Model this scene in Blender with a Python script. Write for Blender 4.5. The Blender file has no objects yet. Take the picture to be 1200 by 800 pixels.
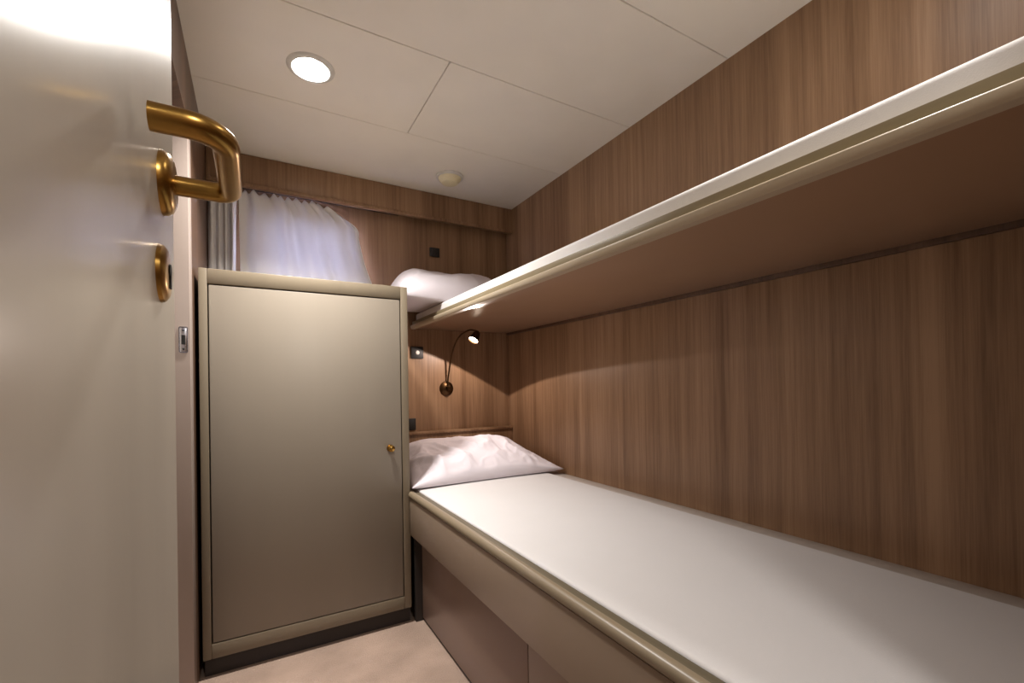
import bpy, bmesh, math, random
from mathutils import Vector, Matrix, noise

random.seed(7)
scene = bpy.context.scene
COL = scene.collection

# ------------------------------------------------------------------ camera
EYE = 0.89                                    # height of the lens above the cabin sole
YAW, PITCH, ROLL = 0.5201, 0.0037, -0.0153
F = Vector((math.sin(YAW) * math.cos(PITCH), math.cos(YAW) * math.cos(PITCH), math.sin(PITCH)))
R0 = Vector((math.cos(YAW), -math.sin(YAW), 0))
U0 = R0.cross(F)
RC = R0 * math.cos(ROLL) + U0 * math.sin(ROLL)
UC = U0 * math.cos(ROLL) - R0 * math.sin(ROLL)
cam_data = bpy.data.cameras.new('camera')
cam = bpy.data.objects.new('camera', cam_data)
COL.objects.link(cam)
m = Matrix((RC, UC, -F)).transposed().to_4x4()
m.translation = Vector((0, 0, EYE))
cam.matrix_world = m
cam_data.sensor_width = 36
cam_data.lens = 528.53 / 1200 * 36
cam_data.shift_y = 49.2 / 1200
cam_data.clip_start = 0.01
scene.camera = cam

# ------------------------------------------------------------------ look
scene.view_settings.view_transform = 'Standard'
scene.view_settings.look = 'None'
scene.view_settings.gamma = 1
scene.view_settings.use_curve_mapping = False
scene.view_settings.exposure = 0.12

# ------------------------------------------------------------------ world: dull blue daylight outside the window
world = bpy.data.worlds.new('world')
scene.world = world
world.use_nodes = True
bg = world.node_tree.nodes['Background']
bg.inputs[0].default_value = (0.62, 0.67, 1.0, 1)
bg.inputs[1].default_value = 38.0

def lamp_area(name, loc, size, power, color, rot=(0, 0, 0), spread=math.pi):
    l = bpy.data.lights.new(name, 'AREA')
    l.shape = 'DISK'
    l.size = size
    l.energy = power
    l.color = color
    l.spread = spread
    o = bpy.data.objects.new(name, l)
    o.location = loc
    o.rotation_euler = rot
    COL.objects.link(o)
    return o

DOWN_W = 13.0
DOWN_RGB = (1.0, 0.965, 0.915)
DOWN_SPREAD = math.radians(121)
CEIL = 1.851
DOWNLIGHTS = [(0.160, 1.465), (0.30, -0.58), (0.80, 0.36)]  # first is the cabin light, the others are added out of view for fill

# ------------------------------------------------------------------ materials
def lin(c):
    return tuple(((v / 255) / 12.92 if v / 255 <= 0.04045 else ((v / 255 + 0.055) / 1.055) ** 2.4) for v in c) + (1,)

def mat_base(name, rgb, rough=0.5, metal=0.0, spec=0.5):
    mt = bpy.data.materials.new(name)
    mt.use_nodes = True
    b = mt.node_tree.nodes['Principled BSDF']
    b.inputs['Base Color'].default_value = lin(rgb)
    b.inputs['Roughness'].default_value = rough
    b.inputs['Metallic'].default_value = metal
    b.inputs['Specular IOR Level'].default_value = spec
    return mt, mt.node_tree, b

def nd(nt, kind, **kw):
    n = nt.nodes.new(kind)
    for k, v in kw.items():
        setattr(n, k, v)
    return n

def mat_speckle(name, rgb, rough=0.5, spec=0.5, amount=0.06, scale=(40, 40, 40), bump=0.0, bump_scale=200, metal=0.0):
    """plain surface with a slight tone variation and fine bump"""
    mt, nt, b = mat_base(name, rgb, rough, metal, spec)
    tc = nd(nt, 'ShaderNodeTexCoord')
    mp = nd(nt, 'ShaderNodeMapping')
    mp.inputs['Scale'].default_value = scale
    nz = nd(nt, 'ShaderNodeTexNoise')
    nz.inputs['Scale'].default_value = 1
    nz.inputs['Detail'].default_value = 4
    nt.links.new(tc.outputs['Object'], mp.inputs[0])
    nt.links.new(mp.outputs[0], nz.inputs['Vector'])
    rp = nd(nt, 'ShaderNodeValToRGB')
    c = lin(rgb)
    rp.color_ramp.elements[0].position = 0.3
    rp.color_ramp.elements[1].position = 0.7
    rp.color_ramp.elements[0].color = tuple(v * (1 - amount) for v in c[:3]) + (1,)
    rp.color_ramp.elements[1].color = tuple(min(1, v * (1 + amount)) for v in c[:3]) + (1,)
    nt.links.new(nz.outputs['Fac'], rp.inputs[0])
    nt.links.new(rp.outputs[0], b.inputs['Base Color'])
    if bump:
        n2 = nd(nt, 'ShaderNodeTexNoise')
        n2.inputs['Scale'].default_value = bump_scale
        n2.inputs['Detail'].default_value = 3
        nt.links.new(tc.outputs['Object'], n2.inputs['Vector'])
        bp = nd(nt, 'ShaderNodeBump')
        bp.inputs['Strength'].default_value = bump
        bp.inputs['Distance'].default_value = 0.004
        nt.links.new(n2.outputs['Fac'], bp.inputs['Height'])
        nt.links.new(bp.outputs[0], b.inputs['Normal'])
    return mt

def mat_wood(name, dark, mid, light, rough=0.42, spec=0.4):
    """veneer with upright grain: boards of slightly different tone, fibres and a few dark streaks"""
    mt, nt, b = mat_base(name, mid, rough, 0, spec)
    tc = nd(nt, 'ShaderNodeTexCoord')
    sp = nd(nt, 'ShaderNodeSeparateXYZ')
    nt.links.new(tc.outputs['Object'], sp.inputs[0])
    ad = nd(nt, 'ShaderNodeMath', operation='ADD')
    nt.links.new(sp.outputs[0], ad.inputs[0])
    nt.links.new(sp.outputs[1], ad.inputs[1])
    def stretched(sx, sz, detail, rough_=0.55):
        mx = nd(nt, 'ShaderNodeMath', operation='MULTIPLY')
        mx.inputs[1].default_value = sx
        mz = nd(nt, 'ShaderNodeMath', operation='MULTIPLY')
        mz.inputs[1].default_value = sz
        nt.links.new(ad.outputs[0], mx.inputs[0])
        nt.links.new(sp.outputs[2], mz.inputs[0])
        cb = nd(nt, 'ShaderNodeCombineXYZ')
        nt.links.new(mx.outputs[0], cb.inputs[0])
        nt.links.new(mz.outputs[0], cb.inputs[2])
        nz = nd(nt, 'ShaderNodeTexNoise')
        nz.inputs['Scale'].default_value = 1
        nz.inputs['Detail'].default_value = detail
        nz.inputs['Roughness'].default_value = rough_
        nt.links.new(cb.outputs[0], nz.inputs['Vector'])
        return nz.outputs['Fac']
    broad = stretched(14, 0.35, 2)
    fine = stretched(90, 2.0, 5, 0.6)
    pores = stretched(420, 9.0, 2)
    def mix(a, bb, f):
        mm = nd(nt, 'ShaderNodeMix', data_type='FLOAT')
        mm.inputs[0].default_value = f
        nt.links.new(a, mm.inputs[2])
        nt.links.new(bb, mm.inputs[3])
        return mm.outputs[0]
    v = mix(mix(broad, fine, 0.42), pores, 0.16)
    rp = nd(nt, 'ShaderNodeValToRGB')
    e = rp.color_ramp.elements
    e[0].position = 0.36
    e[0].color = lin(dark)
    e[1].position = 0.64
    e[1].color = lin(light)
    k = e.new(0.5)
    k.color = lin(mid)
    nt.links.new(v, rp.inputs[0])
    nt.links.new(rp.outputs[0], b.inputs['Base Color'])
    bp = nd(nt, 'ShaderNodeBump')
    bp.inputs['Strength'].default_value = 0.06
    bp.inputs['Distance'].default_value = 0.002
    nt.links.new(fine, bp.inputs['Height'])
    nt.links.new(bp.outputs[0], b.inputs['Normal'])
    return mt

def mat_emit(name, rgb, strength):
    mt, nt, b = mat_base(name, (255, 255, 255))
    b.inputs['Emission Color'].default_value = rgb + (1,)
    b.inputs['Emission Strength'].default_value = strength
    return mt

M = {}
M['wood'] = mat_wood('oak_veneer', (114, 85, 61), (146, 114, 86), (168, 135, 105))
M['wood_dark'] = mat_wood('dark_oak', (70, 50, 38), (92, 68, 52), (108, 82, 64))
M['ceiling'] = mat_speckle('ceiling_panel', (240, 234, 223), 0.5, 0.3, 0.02, (6, 6, 6))
M['seam'] = mat_speckle('ceiling_seam', (150, 135, 118), 0.7)
M['door'] = mat_speckle('cream_lacquer', (206, 198, 185), 0.26, 0.5, 0.05, (9, 9, 1.6))
M['laminate'] = mat_speckle('beige_laminate', (138, 128, 115), 0.36, 0.5, 0.02, (9, 9, 0.6))
M['frame'] = mat_speckle('taupe_frame', (124, 112, 94), 0.38, 0.5, 0.03, (20, 20, 1))
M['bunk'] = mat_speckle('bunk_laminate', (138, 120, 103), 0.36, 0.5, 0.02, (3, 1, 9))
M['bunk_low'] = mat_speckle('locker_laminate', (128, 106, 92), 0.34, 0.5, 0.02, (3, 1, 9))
M['underside'] = mat_speckle('bunk_underside', (156, 124, 98), 0.30, 0.5, 0.03, (3, 3, 3))
M['trim'] = mat_speckle('olive_trim', (128, 114, 94), 0.36, 0.45, 0.03, (10, 2, 10))
M['rail'] = mat_speckle('beige_rail', (182, 166, 142), 0.36, 0.45, 0.03, (10, 2, 10))
M['groove'] = mat_speckle('olive_groove', (92, 82, 64), 0.5, 0.4, 0.03)
M['band'] = mat_speckle('olive_band', (140, 126, 98), 0.4, 0.45, 0.03, (10, 2, 10))
M['ledge'] = mat_speckle('grey_ledge', (186, 175, 166), 0.6)
M['dark'] = mat_speckle('dark_plinth', (40, 32, 27), 0.6)
M['jamb'] = mat_speckle('mauve_jamb', (152, 137, 128), 0.4, 0.5, 0.03, (8, 8, 1))
M['carpet'] = mat_speckle('carpet', (166, 143, 128), 0.95, 0.1, 0.13, (7, 9, 7), 0.9, 260)
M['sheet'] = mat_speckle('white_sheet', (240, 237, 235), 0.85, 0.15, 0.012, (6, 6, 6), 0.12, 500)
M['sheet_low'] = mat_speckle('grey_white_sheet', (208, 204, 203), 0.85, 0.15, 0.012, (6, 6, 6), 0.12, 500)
M['pillow'] = mat_speckle('pillowcase', (224, 216, 222), 0.85, 0.15, 0.012, (8, 8, 8), 0.15, 300)
M['brass'] = mat_speckle('antique_brass', (166, 130, 68), 0.28, 0.5, 0.16, (30, 30, 30), metal=1.0)
M['bronze'] = mat_speckle('dark_bronze', (82, 60, 40), 0.35, 0.5, 0.1, (30, 30, 30), metal=1.0)
M['steel'] = mat_speckle('bright_steel', (190, 190, 198), 0.25, 0.5, 0.05, metal=1.0)
M['black'] = mat_speckle('black_plastic', (30, 27, 26), 0.55)
M['white_plastic'] = mat_speckle('white_plastic', (222, 220, 214), 0.35)
M['cream_plastic'] = mat_speckle('cream_plastic', (232, 222, 186), 0.4)
M['keyhole'] = mat_speckle('keyhole_dark', (14, 11, 9), 0.6)
M['lens'] = mat_emit('lamp_lens', (1.0, 0.80, 0.62), 26)
M['disc'] = mat_emit('downlight_lens', (1.0, 0.96, 0.92), 50)
gl, glnt, glb = mat_base('window_glass', (255, 255, 255), 0.0)
glb.inputs['Transmission Weight'].default_value = 1.0
glb.inputs['IOR'].default_value = 1.05
M['glass'] = gl

def curtain_mat():
    mt, nt, b = mat_base('curtain_cloth', (232, 228, 226), 0.9, 0, 0.1)
    tr = nd(nt, 'ShaderNodeBsdfTranslucent')
    tr.inputs[0].default_value = (0.72, 0.72, 0.76, 1)
    mx = nd(nt, 'ShaderNodeMixShader')
    mx.inputs[0].default_value = 0.2
    out = nt.nodes['Material Output']
    nt.links.new(b.outputs[0], mx.inputs[1])
    nt.links.new(tr.outputs[0], mx.inputs[2])
    nt.links.new(mx.outputs[0], out.inputs[0])
    tc = nd(nt, 'ShaderNodeTexCoord')
    wv = nd(nt, 'ShaderNodeTexNoise')
    wv.inputs['Scale'].default_value = 400
    nt.links.new(tc.outputs['Object'], wv.inputs['Vector'])
    bp = nd(nt, 'ShaderNodeBump')
    bp.inputs['Strength'].default_value = 0.15
    bp.inputs['Distance'].default_value = 0.001
    nt.links.new(wv.outputs['Fac'], bp.inputs['Height'])
    nt.links.new(bp.outputs[0], b.inputs['Normal'])
    return mt
M['curtain'] = curtain_mat()

# ------------------------------------------------------------------ mesh helpers
def add_box(bm, x0, x1, y0, y1, z0, z1, bev=0.0, seg=2):
    r = bmesh.ops.create_cube(bm, size=1)
    vs = r['verts']
    for v in vs:
        v.co = Vector((x0 if v.co.x < 0 else x1, y0 if v.co.y < 0 else y1, z0 if v.co.z < 0 else z1))
    if bev:
        es = list({e for v in vs for e in v.link_edges})
        bmesh.ops.bevel(bm, geom=es, offset=bev, segments=seg, profile=0.5, affect='EDGES')

def box(*a, **k):
    bm = bmesh.new()
    add_box(bm, *a, **k)
    return bm

def add_lathe(bm, prof, origin=(0, 0, 0), axis=(0, 0, 1), n=40):
    """prof: list of (radius, height along axis)"""
    q = Vector((0, 0, 1)).rotation_difference(Vector(axis).normalized())
    o = Vector(origin)
    rings = []
    for r, h in prof:
        if r < 1e-6:
            rings.append([bm.verts.new(o + q @ Vector((0, 0, h)))])
        else:
            rings.append([bm.verts.new(o + q @ Vector((r * math.cos(2 * math.pi * i / n), r * math.sin(2 * math.pi * i / n), h))) for i in range(n)])
    for a, b in zip(rings, rings[1:]):
        for i in range(n):
            j = (i + 1) % n
            if len(a) == 1 and len(b) == 1:
                continue
            if len(a) == 1:
                bm.faces.new((a[0], b[j], b[i]))
            elif len(b) == 1:
                bm.faces.new((a[i], a[j], b[0]))
            else:
                bm.faces.new((a[i], a[j], b[j], b[i]))

def lathe(*a, **k):
    bm = bmesh.new()
    add_lathe(bm, *a, **k)
    return bm

def smooth_path(pts, n=10):
    """Catmull-Rom through the points"""
    P = [Vector(p) for p in pts]
    P = [2 * P[0] - P[1]] + P + [2 * P[-1] - P[-2]]
    out = []
    for i in range(1, len(P) - 2):
        for k in range(n):
            t = k / n
            a, b, c, d = P[i - 1], P[i], P[i + 1], P[i + 2]
            out.append(0.5 * ((2 * b) + (c - a) * t + (2 * a - 5 * b + 4 * c - d) * t * t + (3 * b - a - 3 * c + d) * t ** 3))
    out.append(P[-2])
    return out

def add_tube(bm, pts, rad, n=20, cap=True):
    pts = [Vector(p) for p in pts]
    rings = []
    up = None
    for i, p in enumerate(pts):
        t = (pts[min(i + 1, len(pts) - 1)] - pts[max(i - 1, 0)]).normalized()
        if up is None:
            up = t.orthogonal().normalized()
        up = (up - t * up.dot(t)).normalized()
        s = t.cross(up)
        r = rad[i] if isinstance(rad, (list, tuple)) else rad
        rings.append([bm.verts.new(p + (up * math.cos(2 * math.pi * k / n) + s * math.sin(2 * math.pi * k / n)) * r) for k in range(n)])
    for a, b in zip(rings, rings[1:]):
        for k in range(n):
            j = (k + 1) % n
            bm.faces.new((a[k], a[j], b[j], b[k]))
    if cap:
        bm.faces.new(rings[0][::-1])
        bm.faces.new(rings[-1])

def extrude_profile(prof, y0, y1):
    """closed XZ outline swept along Y"""
    bm = bmesh.new()
    a = [bm.verts.new((x, y0, z)) for x, z in prof]
    b = [bm.verts.new((x, y1, z)) for x, z in prof]
    n = len(prof)
    for i in range(n):
        j = (i + 1) % n
        bm.faces.new((a[i], a[j], b[j], b[i]))
    bm.faces.new(a[::-1])
    bm.faces.new(b)
    return bm

def obj(name, bm, mat, parent=None, smooth=True, angle=35):
    bmesh.ops.recalc_face_normals(bm, faces=bm.faces)
    me = bpy.data.meshes.new(name)
    if smooth:
        for f in bm.faces:
            f.smooth = True
        for e in bm.edges:
            if len(e.link_faces) == 2 and e.calc_face_angle(0) > math.radians(angle):
                e.smooth = False
    bm.to_mesh(me)
    bm.free()
    o = bpy.data.objects.new(name, me)
    COL.objects.link(o)
    me.materials.append(M[mat])
    if parent:
        o.parent = parent
        o.matrix_parent_inverse = parent_matrix(parent).inverted()
    return o

def parent_matrix(p):
    mt = Matrix.LocRotScale(p.location, p.rotation_euler, p.scale)
    if p.parent:
        mt = parent_matrix(p.parent) @ p.matrix_parent_inverse @ mt
    return mt

def thing(name, label, cat, loc=(0, 0, 0), group=None):
    o = bpy.data.objects.new(name, None)
    o.empty_display_size = 0.05
    COL.objects.link(o)
    o.location = loc
    return tag(o, label, cat, group)

def tag(o, label, cat, group=None):
    o['label'] = label
    o['category'] = cat
    if group:
        o['group'] = group
    return o

def struct(name, bm, mat, parent=None, label=None, cat=None, **k):
    o = obj(name, bm, mat, parent, **k)
    if not parent:
        o['kind'] = 'structure'
        if label:
            tag(o, label, cat)
    return o

# ------------------------------------------------------------------ room shell
XL, XR = -0.155, 1.236          # inner faces of the side walls
YB, YN = 2.200, -0.12           # back wall, wall with the entrance door
YC = -1.00                      # far side of the passage outside the door

struct('floor', box(-0.40, 1.40, YC - 0.06, 2.30, -0.05, 0), 'carpet', label='pinkish beige cabin carpet in front of the wardrobe', cat='floor')

bm = bmesh.new()                # ceiling panels with narrow open joints under one backing board
g = 0.0012
ys = [2.26, 1.672, 1.242, 0.836, 0.41, 0.0, -0.42, YC - 0.06]
xs = [[0.05], [0.517], [1.02], [0.517], [1.02], [0.517], [0.517]]
xs[0] = []
xs[2] = []
for i in range(len(ys) - 1):
    cuts = [-0.40] + xs[i] + [1.40]
    for a, b in zip(cuts, cuts[1:]):
        add_box(bm, a + g, b - g, ys[i + 1] + g, ys[i] - g, CEIL, CEIL + 0.012, 0.0012, 1)
ceil = struct('ceiling', bm, 'ceiling', label='cream ceiling of large flat panels', cat='ceiling')
struct('backing_board', box(-0.40, 1.40, YC - 0.06, 2.30, CEIL + 0.013, CEIL + 0.05), 'seam', ceil)

struct('wall_right', box(XR, XR + 0.06, YC, 2.30, 0, CEIL), 'wood', label='brown wood veneer wall along both bunks', cat='wall')

bm = bmesh.new()                # back wall with an opening for the window
WX0, WX1, WZ0, WZ1 = 0.02, 0.425, 1.30, 1.62
add_box(bm, -0.40, WX0, YB, YB + 0.06, 0, CEIL)
add_box(bm, WX1, XR, YB, YB + 0.06, 0, CEIL)
add_box(bm, WX0, WX1, YB, YB + 0.06, 0, WZ0)
add_box(bm, WX0, WX1, YB, YB + 0.06, WZ1, CEIL)
struct('wall_back', bm, 'wood', label='wood veneer wall behind the curtain and pillows', cat='wall')

bm = bmesh.new()                # left wall with a doorway to the washroom, lintel above it
add_box(bm, -0.40, XL, 1.62, 2.19, 0, CEIL)
add_box(bm, -0.40, XL, YC, 0.72, 0, CEIL)
add_box(bm, -0.40, XL, 0.72, 1.62, 1.655, CEIL)
struct('wall_left', bm, 'wood_dark', label='dark wood wall above and beside the left doorway', cat='wall')

bm = bmesh.new()
add_box(bm, XL, XR, YN - 0.06, YN, 1.72, CEIL)
add_box(bm, 0.56, XR, YN - 0.06, YN, 0, 1.72)
add_box(bm, XL, -0.075, YN - 0.06, YN, 0, 1.72)
struct('wall_near', bm, 'wood')
struct('wall_passage', box(-0.40, 1.40, YC - 0.06, YC, 0, CEIL), 'wood')

# washroom doorway: far jamb with the strike plate, near jamb, door leaf set back
JY0, JY1 = 1.553, 1.618
jamb = struct('trim_1', box(-0.36, XL + 0.001, JY0, JY1, 0.002, 1.653, 0.002), 'jamb',
              label='mauve door jamb with strike plate left of the wardrobe', cat='door jamb')
bm = bmesh.new()
add_box(bm, -0.180, -0.159, JY0 - 0.002, JY0 + 0.001, 0.995, 1.068, 0.004, 3)
sp = struct('strike_plate', bm, 'steel', jamb)
sp['label'] = 'small bright steel strike plate'
bm = bmesh.new()
add_box(bm, -0.174, -0.165, JY0 - 0.0035, JY0 - 0.001, 1.018, 1.045, 0.001, 1)
add_lathe(bm, [(0, 0.003), (0.002, 0.003), (0.0028, 0.0015), (0.0028, 0)], (-0.1695, JY0 - 0.001, 1.058), (0, -1, 0), 12)
add_lathe(bm, [(0, 0.003), (0.002, 0.003), (0.0028, 0.0015), (0.0028, 0)], (-0.1695, JY0 - 0.001, 1.005), (0, -1, 0), 12)
struct('latch_hole', bm, 'keyhole', sp)
struct('trim_2', box(-0.36, XL + 0.001, 0.722, 0.787, 0.002, 1.653, 0.002), 'jamb')
struct('door_2', box(-0.395, -0.355, 0.79, 1.55, 0.01, 1.65, 0.002), 'door')

# window in the back wall behind the curtains
bm = bmesh.new()
t = 0.025
add_box(bm, WX0 + .001, WX1 - .001, YB + 0.012, YB + 0.05, WZ0 + .001, WZ0 + t, 0.003)
add_box(bm, WX0 + .001, WX1 - .001, YB + 0.012, YB + 0.05, WZ1 - t, WZ1 - .001, 0.003)
add_box(bm, WX0 + .001, WX0 + t, YB + 0.012, YB + 0.05, WZ0 + t, WZ1 - t, 0.003)
add_box(bm, WX1 - t, WX1 - .001, YB + 0.012, YB + 0.05, WZ0 + t, WZ1 - t, 0.003)
win = struct('window_1', bm, 'white_plastic')
struct('pane', box(WX0 + t - .002, WX1 - t + .002, YB + 0.028, YB + 0.033, WZ0 + t - .002, WZ1 - t + .002), 'glass', win)

# ------------------------------------------------------------------ entrance door, swung open beside the lens
DX = -0.070
door = struct('door_1', box(DX - 0.038, DX, -0.10, 0.578, 0.012, 1.70, 0.0025), 'door',
              label='cream lacquered cabin door standing open with brass handle', cat='door')
HY, HZ, HX = 0.511, 1.078, -0.0165
bm = bmesh.new()
add_lathe(bm, [(0, 0.010), (0.012, 0.010), (0.020, 0.0095), (0.0255, 0.007), (0.028, 0.003), (0.0285, 0.0)], (DX, HY, HZ), (1, 0, 0), 48)
handle = struct('door_handle', bm, 'brass', door)
handle['label'] = 'worn brass lever handle bent in a square loop'
L = 0.122
rc = 0.024
path = [Vector((DX + 0.006, HY, HZ)), Vector((HX - rc * .55, HY, HZ))]
for k in range(1, 9):
    a = math.pi / 2 * k / 8
    path.append(Vector((HX - rc * .55 + rc * .55 * math.sin(a), HY - rc * .55 * (1 - math.cos(a)), HZ)))
for k in range(0, 10):
    a = math.pi / 2 * k / 9
    path.append(Vector((HX - rc * (1 - math.cos(a)), HY - L + rc - rc * math.sin(a), HZ)))
path.append(Vector((DX + 0.010, HY - L, HZ)))
bm = bmesh.new()
rad = [0.0088] * 2 + [0.0092] * 8 + [0.0095] * 10 + [0.0096]
add_tube(bm, path, rad, 28)
struct('lever', bm, 'brass', handle)
bm = lathe([(0, 0.0065), (0.014, 0.0065), (0.021, 0.0055), (0.0245, 0.003), (0.0255, 0)], (DX, 0.497, 0.993), (1, 0, 0), 48)
esc = struct('key_escutcheon', bm, 'brass', door)
bm = bmesh.new()
add_lathe(bm, [(0, 0.0015), (0.0055, 0.0012), (0.006, 0.0)], (DX + 0.0064, 0.497, 0.996), (1, 0, 0), 24)
add_box(bm, DX + 0.006, DX + 0.0078, 0.4945, 0.4995, 0.980, 0.996)
struct('keyhole', bm, 'keyhole', esc)
bm = bmesh.new()
for hz in (0.25, 1.45):
    add_lathe(bm, [(0, 0), (0.007, 0), (0.007, 0.08), (0, 0.08)], (DX + 0.004, -0.106, hz), (0, 0, 1), 16)
struct('hinge', bm, 'brass', door)

# ------------------------------------------------------------------ cabin downlight, plus two unseen ones added as fill
def downlight(x, y, label, power, spread):
    t = thing('downlight', label, 'ceiling light', (x, y, CEIL))
    bm = lathe([(0.049, 0.000), (0.049, -0.004), (0.053, -0.0065), (0.060, -0.0055), (0.066, -0.002), (0.0675, 0.0), (0.0675, 0.0005), (0.049, 0.0005)],
               (x, y, CEIL - 0.0005), (0, 0, 1), 56)
    ring = obj('trim_ring', bm, 'white_plastic', t)
    obj('lens', lathe([(0, -0.0105), (0.03, -0.0098), (0.044, -0.0075), (0.0488, -0.004), (0.0488, 0.0)], (x, y, CEIL - 0.0008), (0, 0, 1), 48), 'disc', t)
    l = lamp_area('downlight_lamp', (x, y, CEIL - 0.0125), 0.095, power, DOWN_RGB, spread=spread)
    return t

downlight(*DOWNLIGHTS[0], 'lit round white downlight in the ceiling near the wardrobe', DOWN_W, DOWN_SPREAD)
downlight(*DOWNLIGHTS[1], 'added fill light, out of view in the passage ceiling outside the entrance door', DOWN_W * 0.72, math.pi)  # added behind the camera to brighten the cabin, no known fixture
downlight(*DOWNLIGHTS[2], 'added weak fill light, out of view in the ceiling over the near half of the upper bunk', DOWN_W * 0.11, math.radians(84))  # added out of view so light bounces off the upper mattress onto the ceiling

# smoke detector
t = thing('smoke_detector', 'small cream round detector on the ceiling near the back wall', 'smoke detector', (0.79, 1.925, CEIL))
obj('base', lathe([(0, -0.010), (0.058, -0.010), (0.062, -0.008), (0.062, 0)], (0.79, 1.925, CEIL - 0.0005), (0, 0, 1), 48), 'white_plastic', t)
obj('cover', lathe([(0, -0.036), (0.026, -0.036), (0.036, -0.033), (0.042, -0.024), (0.048, -0.020), (0.052, -0.0105), (0, -0.0105)], (0.79, 1.925, CEIL - 0.0005), (0, 0, 1), 48), 'cream_plastic', t)

# ------------------------------------------------------------------ pelmet over the window and curtains
t = thing('pelmet', 'wooden pelmet board across the top of the back wall', 'pelmet', (0.5, 2.13, 1.72))
obj('fascia', box(XL + 0.001, XR - 0.001, 2.130, 2.146, 1.733, CEIL - 0.0015, 0.001), 'wood', t)
obj('lower_lip', box(XL + 0.001, XR - 0.001, 2.124, 2.150, 1.717, 1.732, 0.003), 'wood', t)
obj('curtain_track', box(XL + 0.01, 0.62, 2.164, 2.174, 1.722, 1.738, 0.002), 'dark', t)

def curtain(name, label, xt0, xt1, xb0, xb1, zt, zb, folds, amp, seed, sag):
    bm = bmesh.new()
    nu, nv = 150, 60
    rows = []
    for j in range(nv + 1):
        v = j / nv                     # 0 top, 1 bottom
        row = []
        for i in range(nu + 1):
            u = i / nu
            edge = xt1 + (xb1 - xt1) * (0.45 * min(1, v / 0.2) * (2 - min(1, v / 0.2)) + 0.55 * max(0, (v - 0.25) / 0.75) ** 1.6)
            x0 = xt0 + (xb0 - xt0) * v
            x = x0 + (edge - x0) * u
            ph = folds * 2 * math.pi * (u + 0.05 * noise.noise((u * 4, seed, 0))) + seed
            pleat = math.sin(ph * 2.3) * max(0, 1 - v * 4.5) * 0.35
            a = amp * (0.55 + 0.45 * noise.noise((u * 5, v * 1.2, seed)) * 1.6)
            y = a * (math.sin(ph + 0.5 * v * noise.noise((u * 3, v, seed + 3))) + pleat) + 0.006 * noise.noise((u * 9, v * 5, seed + 9))
            y -= 0.012 * v
            z = zt + (zb - zt) * v - sag * (abs(math.sin(ph * 1.15)) ** 2) * max(0, 1 - 3 * v) - 0.04 * max(0, u - 0.75) * max(0, 1 - 2.5 * v) * 4
            row.append(bm.verts.new((x, min(2.185, 2.158 + y), z)))
        rows.append(row)
    for a, b in zip(rows, rows[1:]):
        for i in range(nu):
            bm.faces.new((a[i], a[i + 1], b[i + 1], b[i]))
    o = obj(name, bm, 'curtain', angle=180)
    tag(o, label, 'curtain', 'curtains over the wardrobe')
    md = o.modifiers.new('thick', 'SOLIDIFY')
    md.thickness = 0.0012
    return o

curtain('curtain', 'narrow bunched white curtain at the left, behind the brass handle', -0.150, -0.052, -0.150, -0.060, 1.713, 1.272, 4.0, 0.016, 1.3, 0.004)
curtain('curtain', 'wide white curtain flaring out to the right above the wardrobe', -0.045, 0.350, -0.040, 0.530, 1.716, 1.272, 5.6, 0.019, 5.2, 0.016)

# ------------------------------------------------------------------ wardrobe
WXA, WXB, WY, WT, WB = -0.1445, 0.5075, 1.672, 1.266, 0.060
t = thing('wardrobe', 'low beige wardrobe with framed door and brass knob', 'wardrobe', (0.18, 1.9, 0))
bm = bmesh.new()
add_box(bm, WXA, WXA + 0.016, WY + 0.020, 2.195, WB, WT - 0.019)
add_box(bm, WXB - 0.016, WXB, WY + 0.020, 2.195, WB, WT - 0.019)
add_box(bm, WXA, WXB, WY + 0.020, 2.195, WT - 0.018, WT, 0.002)
add_box(bm, WXA, WXB, 2.180, 2.195, WB, WT - 0.019)
add_box(bm, WXA, WXB, WY + 0.020, 2.195, WB, WB + 0.016)
obj('carcass', bm, 'frame', t)
bm = bmesh.new()
add_box(bm, WXA, -0.1215, WY, WY + 0.019, WB, WT, 0.0025)
add_box(bm, 0.4810, WXB, WY, WY + 0.019, WB, WT, 0.0025)
add_box(bm, -0.1217, 0.4812, WY, WY + 0.019, 1.2185, WT, 0.0025)
add_box(bm, -0.1217, 0.4812, WY, WY + 0.019, WB, 0.1055, 0.0025)
obj('face_frame', bm, 'frame', t)
d = obj('door', box(-0.1185, 0.4780, WY + 0.001, WY + 0.019, 0.1085, 1.2155, 0.003), 'laminate', t)
d['label'] = 'smooth lighter beige door panel'
kb = bmesh.new()
add_lathe(kb, [(0, 0.024), (0.006, 0.0235), (0.0115, 0.020), (0.0125, 0.016), (0.010, 0.012), (0.006, 0.009), (0.006, 0.004), (0.0125, 0.003), (0.0135, 0.0)], (0.436, WY + 0.001, 0.664), (0, -1, 0), 32)
k = obj('knob', kb, 'brass', d)
k['label'] = 'small round brass knob'
obj('plinth', box(WXA + 0.004, WXB, WY + 0.022, WY + 0.040, 0.001, WB - 0.001), 'dark', t)

# ------------------------------------------------------------------ lower bunk
BX = 0.505
t = thing('lower_bunk', 'built-in lower bunk base with taupe front and lockers', 'bunk', (0.87, 1.0, 0))
Y0, Y1 = YN + 0.002, 2.196
WR = WY + 0.018
obj('front_board', box(BX, BX + 0.020, Y0, WR - 0.02, 0.332, 0.470, 0.001), 'bunk', t)
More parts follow.
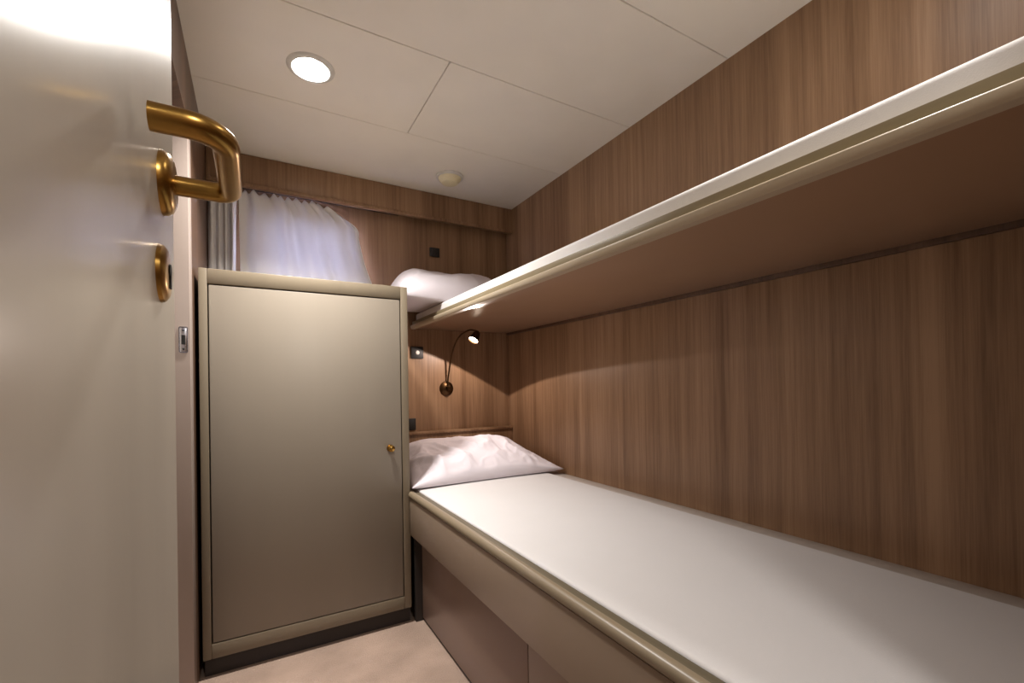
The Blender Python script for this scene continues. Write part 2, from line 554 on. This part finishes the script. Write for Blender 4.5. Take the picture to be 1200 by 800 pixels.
# rounded edge moulding: half-round nose, then a groove, then the seat for the mattress
prof = []
for k in range(0, 13):
    a = math.pi * (1.5 - k / 12 * 1.0)
    prof.append((BX + 0.006 + 0.0115 * math.cos(a), 0.4825 + 0.0125 * math.sin(a)))
prof += [(BX + 0.014, 0.4935), (BX + 0.016, 0.489), (BX + 0.020, 0.489), (BX + 0.020, 0.470)]
obj('edge_moulding', extrude_profile(prof, Y0, WR - 0.02), 'trim', t)
obj('mattress_ledge', box(BX + 0.021, XR - 0.001, Y0, Y1, 0.455, 0.480, 0.001), 'ledge', t)
obj('groove_strip', box(BX + 0.0205, BX + 0.0395, Y0, WR - 0.02, 0.4805, 0.4875, 0.001), 'groove', t)
LX = 0.549
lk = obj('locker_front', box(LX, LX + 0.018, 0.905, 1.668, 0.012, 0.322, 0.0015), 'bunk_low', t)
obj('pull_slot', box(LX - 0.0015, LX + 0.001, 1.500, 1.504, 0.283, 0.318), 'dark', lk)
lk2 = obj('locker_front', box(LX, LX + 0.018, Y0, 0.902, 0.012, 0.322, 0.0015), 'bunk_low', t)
bm = bmesh.new()
add_box(bm, LX + 0.004, LX + 0.018, Y0, 1.690, 0.001, 0.0115)
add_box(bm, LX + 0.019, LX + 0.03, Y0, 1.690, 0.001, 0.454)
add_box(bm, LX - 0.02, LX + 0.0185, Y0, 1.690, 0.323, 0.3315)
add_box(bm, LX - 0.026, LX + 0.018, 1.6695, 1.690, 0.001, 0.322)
obj('locker_frame', bm, 'dark', t)
bm = bmesh.new()
add_box(bm, BX + 0.022, XR - 0.002, 2.160, 2.198, 0.4805, 0.652, 0.001)
add_box(bm, BX + 0.022, XR - 0.002, 2.152, 2.199, 0.6525, 0.666, 0.003)
h = obj('headboard', bm, 'wood', t)

# ------------------------------------------------------------------ upper bunk
UX = 0.680
UZ = 1.177
t = thing('upper_bunk', 'narrow upper bunk board fixed along the wood wall', 'bunk', (0.95, 1.0, UZ))
prof = [(UX + 0.003, UZ - 0.001), (UX, UZ + 0.002), (UX - 0.002, UZ + 0.009)]
for k in range(0, 9):
    a = math.pi * (1.0 - k / 8 * 0.75)
    prof.append((UX + 0.002 + 0.0042 * math.cos(a), UZ + 0.0135 + 0.0040 * math.sin(a)))
prof += [(UX + 0.0075, UZ + 0.0155), (UX + 0.022, UZ + 0.0155), (UX + 0.022, UZ - 0.001)]
obj('front_rail', extrude_profile(prof, Y0, 2.192), 'rail', t)
obj('groove_strip', box(UX + 0.008, UX + 0.022, Y0, 2.190, UZ + 0.016, UZ + 0.036, 0.001), 'band', t)
bm = box(UX + 0.0225, XR - 0.013, Y0, 2.192, UZ + 0.002, UZ + 0.020, 0.001)
obj('bunk_board', bm, 'underside', t)
obj('wall_batten', box(XR - 0.0125, XR - 0.0005, Y0, 2.192, UZ - 0.010, UZ + 0.020, 0.001), 'wood_dark', t)

# ------------------------------------------------------------------ mattresses
def mattress(label, mat, x0, x1, y0, y1, z0, z1, bev):
    bm = box(x0, x1, y0, y1, z0, z1)
    es = [e for e in bm.edges if max(v.co.z for v in e.verts) > z1 - 1e-4]
    es += [e for e in bm.edges if abs(e.verts[0].co.z - e.verts[1].co.z) > 1e-4]
    bmesh.ops.bevel(bm, geom=list(set(es)), offset=bev, segments=5, profile=0.5, affect='EDGES')
    o = obj('mattress', bm, mat, angle=60)
    return tag(o, label, 'mattress', 'white mattresses on the bunks')

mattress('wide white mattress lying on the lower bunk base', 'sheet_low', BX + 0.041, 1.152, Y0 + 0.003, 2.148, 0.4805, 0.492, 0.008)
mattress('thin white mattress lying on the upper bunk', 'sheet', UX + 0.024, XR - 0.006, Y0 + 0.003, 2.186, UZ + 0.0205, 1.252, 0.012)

# ------------------------------------------------------------------ pillows
def pillow(label, cx, cy, zbase, w, d, h, back, seed, profile, crease=1.0, rot=0.0, tilt=0.0):
    """cushion with pinched corners and creased top; profile(u) scales the height across the width"""
    nu, nv = 120, 80
    bm = bmesh.new()
    def pt(u, v, top):
        e = (max(0, 1 - abs(u) ** 5.5)) ** 0.6 * (max(0, 1 - abs(v) ** 2.8)) ** 0.5
        pin = 1 - 0.10 * (1 - abs(u) ** 2) * abs(v) ** 6
        pin2 = 1 - 0.07 * (1 - abs(v) ** 2) * abs(u) ** 6
        x = u * w / 2 * pin2
        y = v * d / 2 * pin
        n1 = noise.noise((u * 1.5 + seed, v * 1.3, seed))
        q = Vector((u * 2.2 + 1.1 * v, v * 1.4 - 1.2 * u, seed * 1.7))
        cr = 1 - abs(noise.noise(q)) * 2
        cr2 = 1 - abs(noise.noise(q * 2.3 + Vector((5, 2, 1)))) * 2
        fade = 0.25 + 0.75 * min(1, max(0, (0.55 - v) / 0.8))       # creases fade out over the crown
        fold = (0.020 * max(0, cr - 0.55) + 0.005 * max(0, cr2 - 0.5)) * fade * crease
        edge = min(1, (1 - max(abs(u), abs(v))) * 6)
        if top:
            z = h * e * profile(u) * (0.72 + back * 0.28 * v + 0.10 * n1) + (fold - 0.003) * edge * e
            z += 0.012 * (1 - edge)
        else:
            z = 0.012 * (1 - e) ** 2 * (1 - edge)
        return Vector((x, y, max(z, 0.0)))
    grids = []
    for top in (True, False):
        grids.append([[bm.verts.new(pt(-1 + 2 * i / nu, -1 + 2 * j / nv, top)) for i in range(nu + 1)] for j in range(nv + 1)])
    for gk, gr in enumerate(grids):
        for j in range(nv):
            for i in range(nu):
                f = (gr[j][i], gr[j][i + 1], gr[j + 1][i + 1], gr[j + 1][i])
                bm.faces.new(f if gk == 0 else f[::-1])
    bmesh.ops.remove_doubles(bm, verts=bm.verts, dist=0.0006)
    mt = Matrix.Translation((cx, cy, zbase)) @ Matrix.Rotation(rot, 4, 'Z') @ Matrix.Rotation(tilt, 4, 'X')
    bmesh.ops.transform(bm, matrix=mt, verts=bm.verts)
    o = obj('pillow', bm, 'pillow', angle=180)
    return tag(o, label, 'pillow', 'white pillows on the bunks')

pillow('creased white pillow against the headboard of the lower bunk', 0.873, 1.905, 0.4925, 0.714, 0.46, 0.200, 1.0, 3.1,
       lambda u: (1.0 - 0.10 * (u - 0.0) ** 2) * (1 if u < 0.1 else 1 - 0.30 * ((u - 0.1) / 0.9) ** 2), crease=2.0)
pillow('puffy white pillow on the upper bunk below the pelmet', 0.825, 1.985, 1.2525, 0.62, 0.37, 0.245, 0.8, 8.4,
       lambda u: 0.80 + 0.20 * math.cos((u + 0.18) * 1.7), crease=0.7)

# ------------------------------------------------------------------ switches, socket
def plate(name, label, cat, x, z, w, hh, rocker):
    t = thing(name, label, cat, (x, YB, z))
    obj('plate', box(x - w / 2, x + w / 2, YB - 0.009, YB - 0.0005, z - hh / 2, z + hh / 2, 0.002), 'black', t)
    if rocker == 'dot':
        r = obj('button', lathe([(0, 0.006), (0.008, 0.0055), (0.0105, 0.003), (0.0105, 0)], (x, YB - 0.009, z), (0, -1, 0), 24), 'white_plastic', t)
        r['label'] = 'round white button'
    else:
        obj('rocker', box(x - w * .28, x + w * .28, YB - 0.012, YB - 0.009, z - hh * .32, z + hh * .32, 0.001), 'black', t)
    return t
plate('wall_switch', 'small black switch on the back wall above the upper pillow', 'switch', 0.812, 1.576, 0.052, 0.046, 'rock')
plate('wall_switch', 'black switch with white button below the upper bunk, beside the wardrobe', 'switch', 0.712, 1.060, 0.062, 0.060, 'dot')
plate('wall_socket', 'black socket just above the headboard beside the wardrobe', 'socket', 0.678, 0.703, 0.044, 0.058, 'rock')

# ------------------------------------------------------------------ reading lamp
t = thing('reading_lamp', 'bronze reading lamp on the back wall under the upper bunk, lit', 'reading lamp', (0.867, YB, 0.878))
obj('wall_rose', lathe([(0, 0.016), (0.016, 0.016), (0.026, 0.012), (0.036, 0.006), (0.038, 0.0)], (0.867, YB - 0.0005, 0.878), (0, -1, 0), 40), 'bronze', t)
obj('knob', lathe([(0, 0.024), (0.009, 0.024), (0.013, 0.021), (0.014, 0.0)], (0.872, YB - 0.014, 0.880), (0, -1, 0), 28), 'bronze', t)
LH = Vector((0.922, 1.955, 1.126))
AX = Vector((-0.56, -0.22, -0.80)).normalized()
arm = smooth_path([(0.867, YB - 0.016, 0.895), (0.870, YB - 0.030, 0.960), (0.874, YB - 0.070, 1.060), (0.886, YB - 0.130, 1.132), (0.912, YB - 0.195, 1.160), LH - AX * 0.030, LH - AX * 0.022], 12)
bm = bmesh.new()
add_tube(bm, arm, 0.0042, 12)
obj('gooseneck', bm, 'bronze', t)
bm = lathe([(0, -0.026), (0.010, -0.026), (0.016, -0.021), (0.019, -0.010), (0.0245, 0.022), (0.0265, 0.024), (0.0265, 0.0255), (0.0235, 0.0255), (0.0225, 0.018), (0, 0.016)], LH, AX, 40)
obj('lamp_shade', bm, 'bronze', t)
obj('lens', lathe([(0, 0.021), (0.012, 0.021), (0.0222, 0.019), (0.0222, 0.0175), (0, 0.017)], LH, AX, 36), 'lens', t)
sl = bpy.data.lights.new('reading_lamp_bulb', 'SPOT')
sl.energy = 5.0
sl.color = (1.0, 0.83, 0.73)
sl.spot_size = math.radians(164)
sl.spot_blend = 0.0
sl.shadow_soft_size = 0.008
so = bpy.data.objects.new('reading_lamp_bulb', sl)
COL.objects.link(so)
so.location = LH + AX * 0.042
so.rotation_euler = Vector((-0.376, -0.171, -0.910)).to_track_quat('-Z', 'Y').to_euler()
